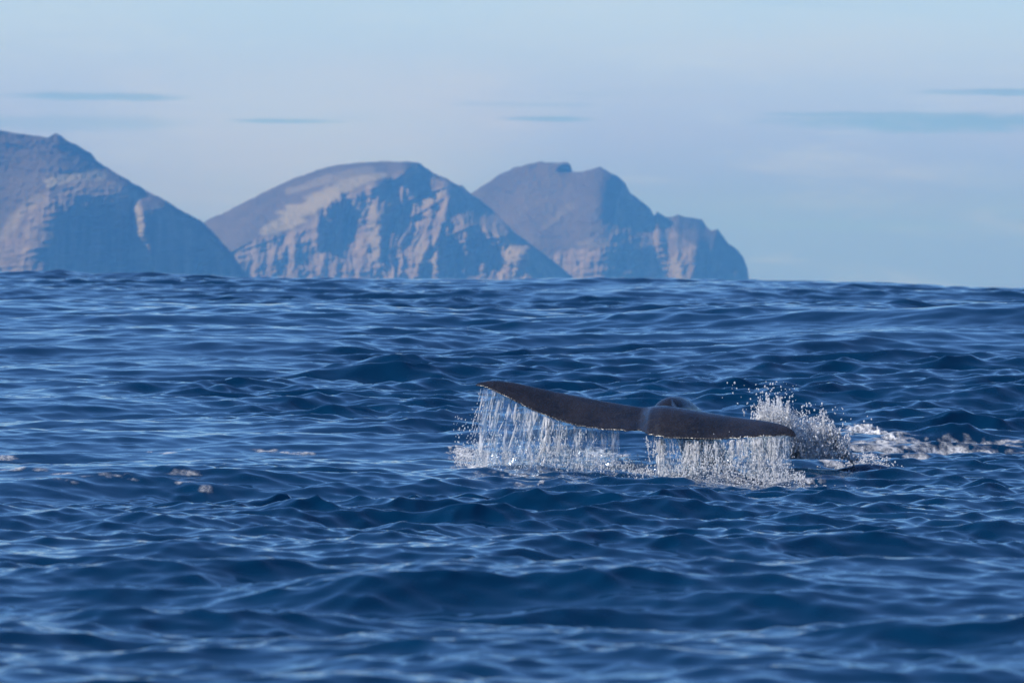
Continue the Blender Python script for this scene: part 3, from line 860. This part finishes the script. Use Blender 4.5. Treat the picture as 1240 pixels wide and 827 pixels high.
# splash behind the right fluke tip
def splash():
    D = Drops()
    for k in range(14000):
        if rng.random() < 0.62:                      # upright burst
            x = rng.normal(938, 13)
            lim = np.interp(x, [905, 915, 925, 945, 958, 968, 985], [524, 490, 483, 486, 498, 516, 537]) + 16 * fbm(x * 0.21, 1.5, 3, 47)
            y = 552 - (552 - lim) * rng.power(1.6) * rng.uniform(.85, 1.03)
            d = 75.0 + rng.normal(0, .22)
        else:                                        # fan thrown to the right
            x = rng.uniform(945, 1030)
            lim = np.interp(x, [945, 965, 990, 1005, 1030], [495, 500, 500, 508, 532]) + 11 * fbm(x * 0.17, 4.5, 3, 48)
            y = 556 - (556 - lim) * rng.power(1.3)
            d = 75.2 + rng.normal(0, .3)
        D.add(at(x, y, d), float(np.clip(.0026 * math.exp(rng.normal(0, .65)), .001, .018)), rng.uniform(.7, 2.4), rng.normal(0, .4))
    for k in range(900):                             # low tumbling crest beside the burst
        x = rng.normal(1048, 17); p = at(x, 530, 76.2 + rng.normal(0, .35))
        p[2] = surf_z(p) + abs(rng.normal(0, 1)) * 0.075 * math.exp(-((x - 1048) / 22.0) ** 2)
        D.add(p, rng.uniform(.003, .014), rng.uniform(.5, 1.2))
    for k in range(46):                              # jets of drops flung up and out
        x0 = rng.normal(930, 12); th = rng.normal(0.15, .45); v0 = rng.uniform(35, 78)
        for t in np.linspace(0.15, 1.0, 30):
            if rng.random() < 0.25: continue
            x = x0 + v0 * math.sin(th) * t + 10 * max(0, th) * t * t; y = 550 - v0 * math.cos(th) * t + 12 * t * t * (1 + th)
            D.add(at(x + rng.normal(0, .9), y + rng.normal(0, .9), 75.0 + rng.normal(0, .15)), rng.uniform(.003, .013) * (1.2 - .4 * t), rng.uniform(.8, 2.0), rng.normal(0, .3))
    for k in range(240):                             # thrown drops above
        x = rng.normal(955, 32); y = rng.uniform(462, 505)
        if x > 965: y = rng.uniform(488, 520) + 0.25 * max(0, x - 1000)
        D.add(at(x, y, 75.0 + rng.normal(0, .3)), rng.uniform(.004, .013), rng.uniform(.8, 1.6))
    D.build('splash', 'white burst of spray behind the right fluke tip', 'splash', mat_drops('white_spray', 0.0))
    # frothy torn body of the burst
    V, F, n0 = [], [], 0
    for (x0, x1, lims, d, sd) in ((908, 976, ([908, 915, 925, 945, 958, 968, 976], [522, 486, 481, 485, 497, 515, 540]), 75.05, 1),
                                  (912, 972, ([912, 922, 945, 960, 972], [515, 490, 490, 505, 535]), 75.3, 2),
                                  (940, 1040, ([940, 960, 985, 1005, 1025, 1040], [515, 505, 504, 512, 530, 545]), 75.25, 3),
                                  (950, 1030, ([950, 970, 1000, 1030], [520, 512, 512, 538]), 75.6, 4)):
        nx, nz = 70, 40
        xs = np.linspace(x0, x1, nx)
        lim = np.interp(xs, *lims) + 9 + 14 * fbm(xs * 0.16, xs * 0, 4, 80 + sd, 0.65)
        t = np.linspace(0, 1, nz)[:, None]
        px = xs[None] + 3 * fbm(xs[None] * .1 + 0 * t, t * 5 + 0 * xs, 2, 90 + sd)
        py = lim[None] * (1 - t) + 556 * t
        P = at(px, py, d + 0.20 * fbm(xs[None] * 0.09 + 0 * t, t * 4 + 0 * xs, 4, 100 + sd) - 0.25 * (1 - t) ** 2 * 0 + 0 * px)
        V.append(P.reshape(-1, 3)); F.append(grid_faces(nz, nx) + n0); n0 += nx * nz
    o = mesh_obj('splash', np.concatenate(V), np.concatenate(F), mat_sheet('splash_froth', (10.0, 5.0, 7.0), 0.36, 0.52, 1.0))
    tag(o, 'torn frothy veil of water inside the burst of spray', 'splash', kind='stuff')
splash()

# foam: patches of the sea's own surface, raised and lumpy
def foam(name, label, spots, thr=0.62, lift=0.006, lump=0.010, nscale=(5.0, 2.6), seed=0, dense=1.0, deep=1.0, fs=19.0):
    """spots: (px, py, half width px, half depth m, strength)"""
    c = [(sea_hit(s[0], s[1]), s) for s in spots]
    xs_ = [p[0] for p, _ in c]; ys = [p[1] for p, _ in c]; wm = max(s[2] for s in spots) * 0.012 * 2
    ag = np.arange(min(xs_) - wm, max(xs_) + wm, 0.011) / np.mean(ys)
    rg = np.arange(min(ys) - 1.6, max(ys) + 1.6, 0.035)
    fi = np.interp(rg, rr, np.arange(len(rr))); fj = np.interp(ag, aa, np.arange(len(aa)))
    i0 = fi.astype(int)[:, None]; j0 = fj.astype(int)[None, :]
    ti = (fi[:, None] - i0)[..., None]; tj = (fj[None, :] - j0)[..., None]
    S = (seaV[i0, j0] * (1 - ti) + seaV[i0 + 1, j0] * ti) * (1 - tj) + (seaV[i0, j0 + 1] * (1 - ti) + seaV[i0 + 1, j0 + 1] * ti) * tj
    X, Y, Z = S[..., 0], S[..., 1], S[..., 2]
    m = np.zeros_like(X)
    for p, s in c:
        w = 1.25 * s[2] * p[1] / FPX
        q = ((X - p[0]) / w) ** 2 + ((Y - p[1]) / (0.6 * deep * s[3])) ** 2
        m = np.maximum(m, s[4] * np.exp(-q * 0.9))
    nz = 0.7 * fbm(X * nscale[0], Y * nscale[1], 3, seed) + 0.9 * fbm(X * fs, Y * 7.0, 3, seed + 8)
    m2 = m + 0.55 * nz * np.clip(m * 2.5, 0, 1)
    keep = m2 > thr - 0.42
    fm = keep[:-1, :-1] & keep[1:, :-1] & keep[:-1, 1:] & keep[1:, 1:]
    if not fm.any(): return
    Zf = Z + lift + lump * np.clip(m2 - thr, 0, 1) * (1 + 0.7 * fbm(X * 7, Y * 4, 3, seed + 3))
    nr, nc = X.shape
    F = grid_faces(nr, nc)[fm.ravel()]
    used, inv = np.unique(F, return_inverse=True)
    V = np.stack([X, Y, Zf], -1).reshape(-1, 3)[used]
    o = mesh_obj(name, V, inv.reshape(-1, 4), M_FOAM)
    cov = (np.clip((m2 - thr + 0.42) / 0.85, 0, 1) ** 1.4).ravel()[used] * dense
    at_ = o.data.attributes.new('cover', 'FLOAT', 'POINT'); at_.data.foreach_set('value', cov.astype(np.float32))
    tag(o, label, 'foam', kind='stuff')

foam('foam', 'scattered white foam flecks drifting on the open water',
     [(5, 553, 10, .5, 1), (16, 549, 6, .3, .9), (22, 566, 18, .4, .8), (48, 568, 14, .4, .7), (75, 574, 14, .3, .7), (75, 579, 12, .25, .7), (108, 575, 8, .25, .8), (135, 573, 18, .3, .8),
      (158, 575, 8, .25, .9), (180, 547, 4, .25, 1.1), (200, 549, 11, .5, 1.1), (230, 545, 4, .25, 1.1), (215, 568, 20, .3, .75), (252, 587, 7, .35, 1.2), (320, 546, 12, .4, 1.0), (345, 547, 5, .3, 1),
      (355, 548, 8, .4, 1.0), (370, 550, 8, .45, 1.1), (203, 578, 5, .2, .9), (220, 581, 10, .2, .9), (237, 571, 6, .2, .9), (242, 580, 5, .2, 1), (274, 583, 4, .2, .9)], seed=500, dense=0.55, deep=0.6, lump=0.0, fs=9.0)
foam('foam', 'churned white foam where the water falls from the left fluke',
     [(x, 556 + 6 * math.sin(x * .11), 16, .8, .75) for x in range(556, 740, 12)] + [(570, 566, 20, .35, .9), (556, 546, 14, .4, .9), (625, 576, 22, .25, .6), (628, 586, 5, .2, .8), (657, 586, 5, .2, .7), (765, 563, 22, .3, .85)], seed=510, deep=1.6)
foam('foam', 'churned white foam at the foot of the right fluke curtain',
     [(x, 578 + 2 * math.sin(x * .2), 14, .35, .5) for x in range(845, 965, 12)] + [(975, 581, 14, .2, .9)], seed=520, deep=1.3)
foam('foam', 'bright crest of foam rolling beside the burst of spray',
     [(1028, 524, 9, .6, .9), (1045, 522, 14, .9, 1.2), (1062, 525, 14, .8, 1.1), (1080, 527, 10, .4, .8)], lump=0.03, lift=0.01, nscale=(4.0, 2.0), seed=530)
foam('foam', 'long broken foam trail stretching away from the tail',
     [(1085, 540, 24, .7, .9), (1110, 534, 24, .6, .85), (1125, 544, 26, .6, .9), (1150, 538, 28, .6, .95), (1180, 535, 30, .5, .95), (1205, 537, 28, .5, .9), (1200, 546, 24, .4, .8), (1232, 543, 18, .4, .85), (1090, 532, 26, .6, .95), (1140, 541, 30, .6, .95),
      (1000, 552, 34, .5, .95), (980, 546, 26, .7, 1.0), (1040, 540, 24, .6, .9), (1065, 536, 24, .6, .95), (1030, 550, 22, .5, .8), (1065, 552, 20, .4, .75), (1010, 562, 22, .35, .8), (1100, 553, 20, .3, .7)], seed=540, deep=1.15, dense=0.9, thr=0.68, lump=0.0, lift=0.004, fs=7.0)
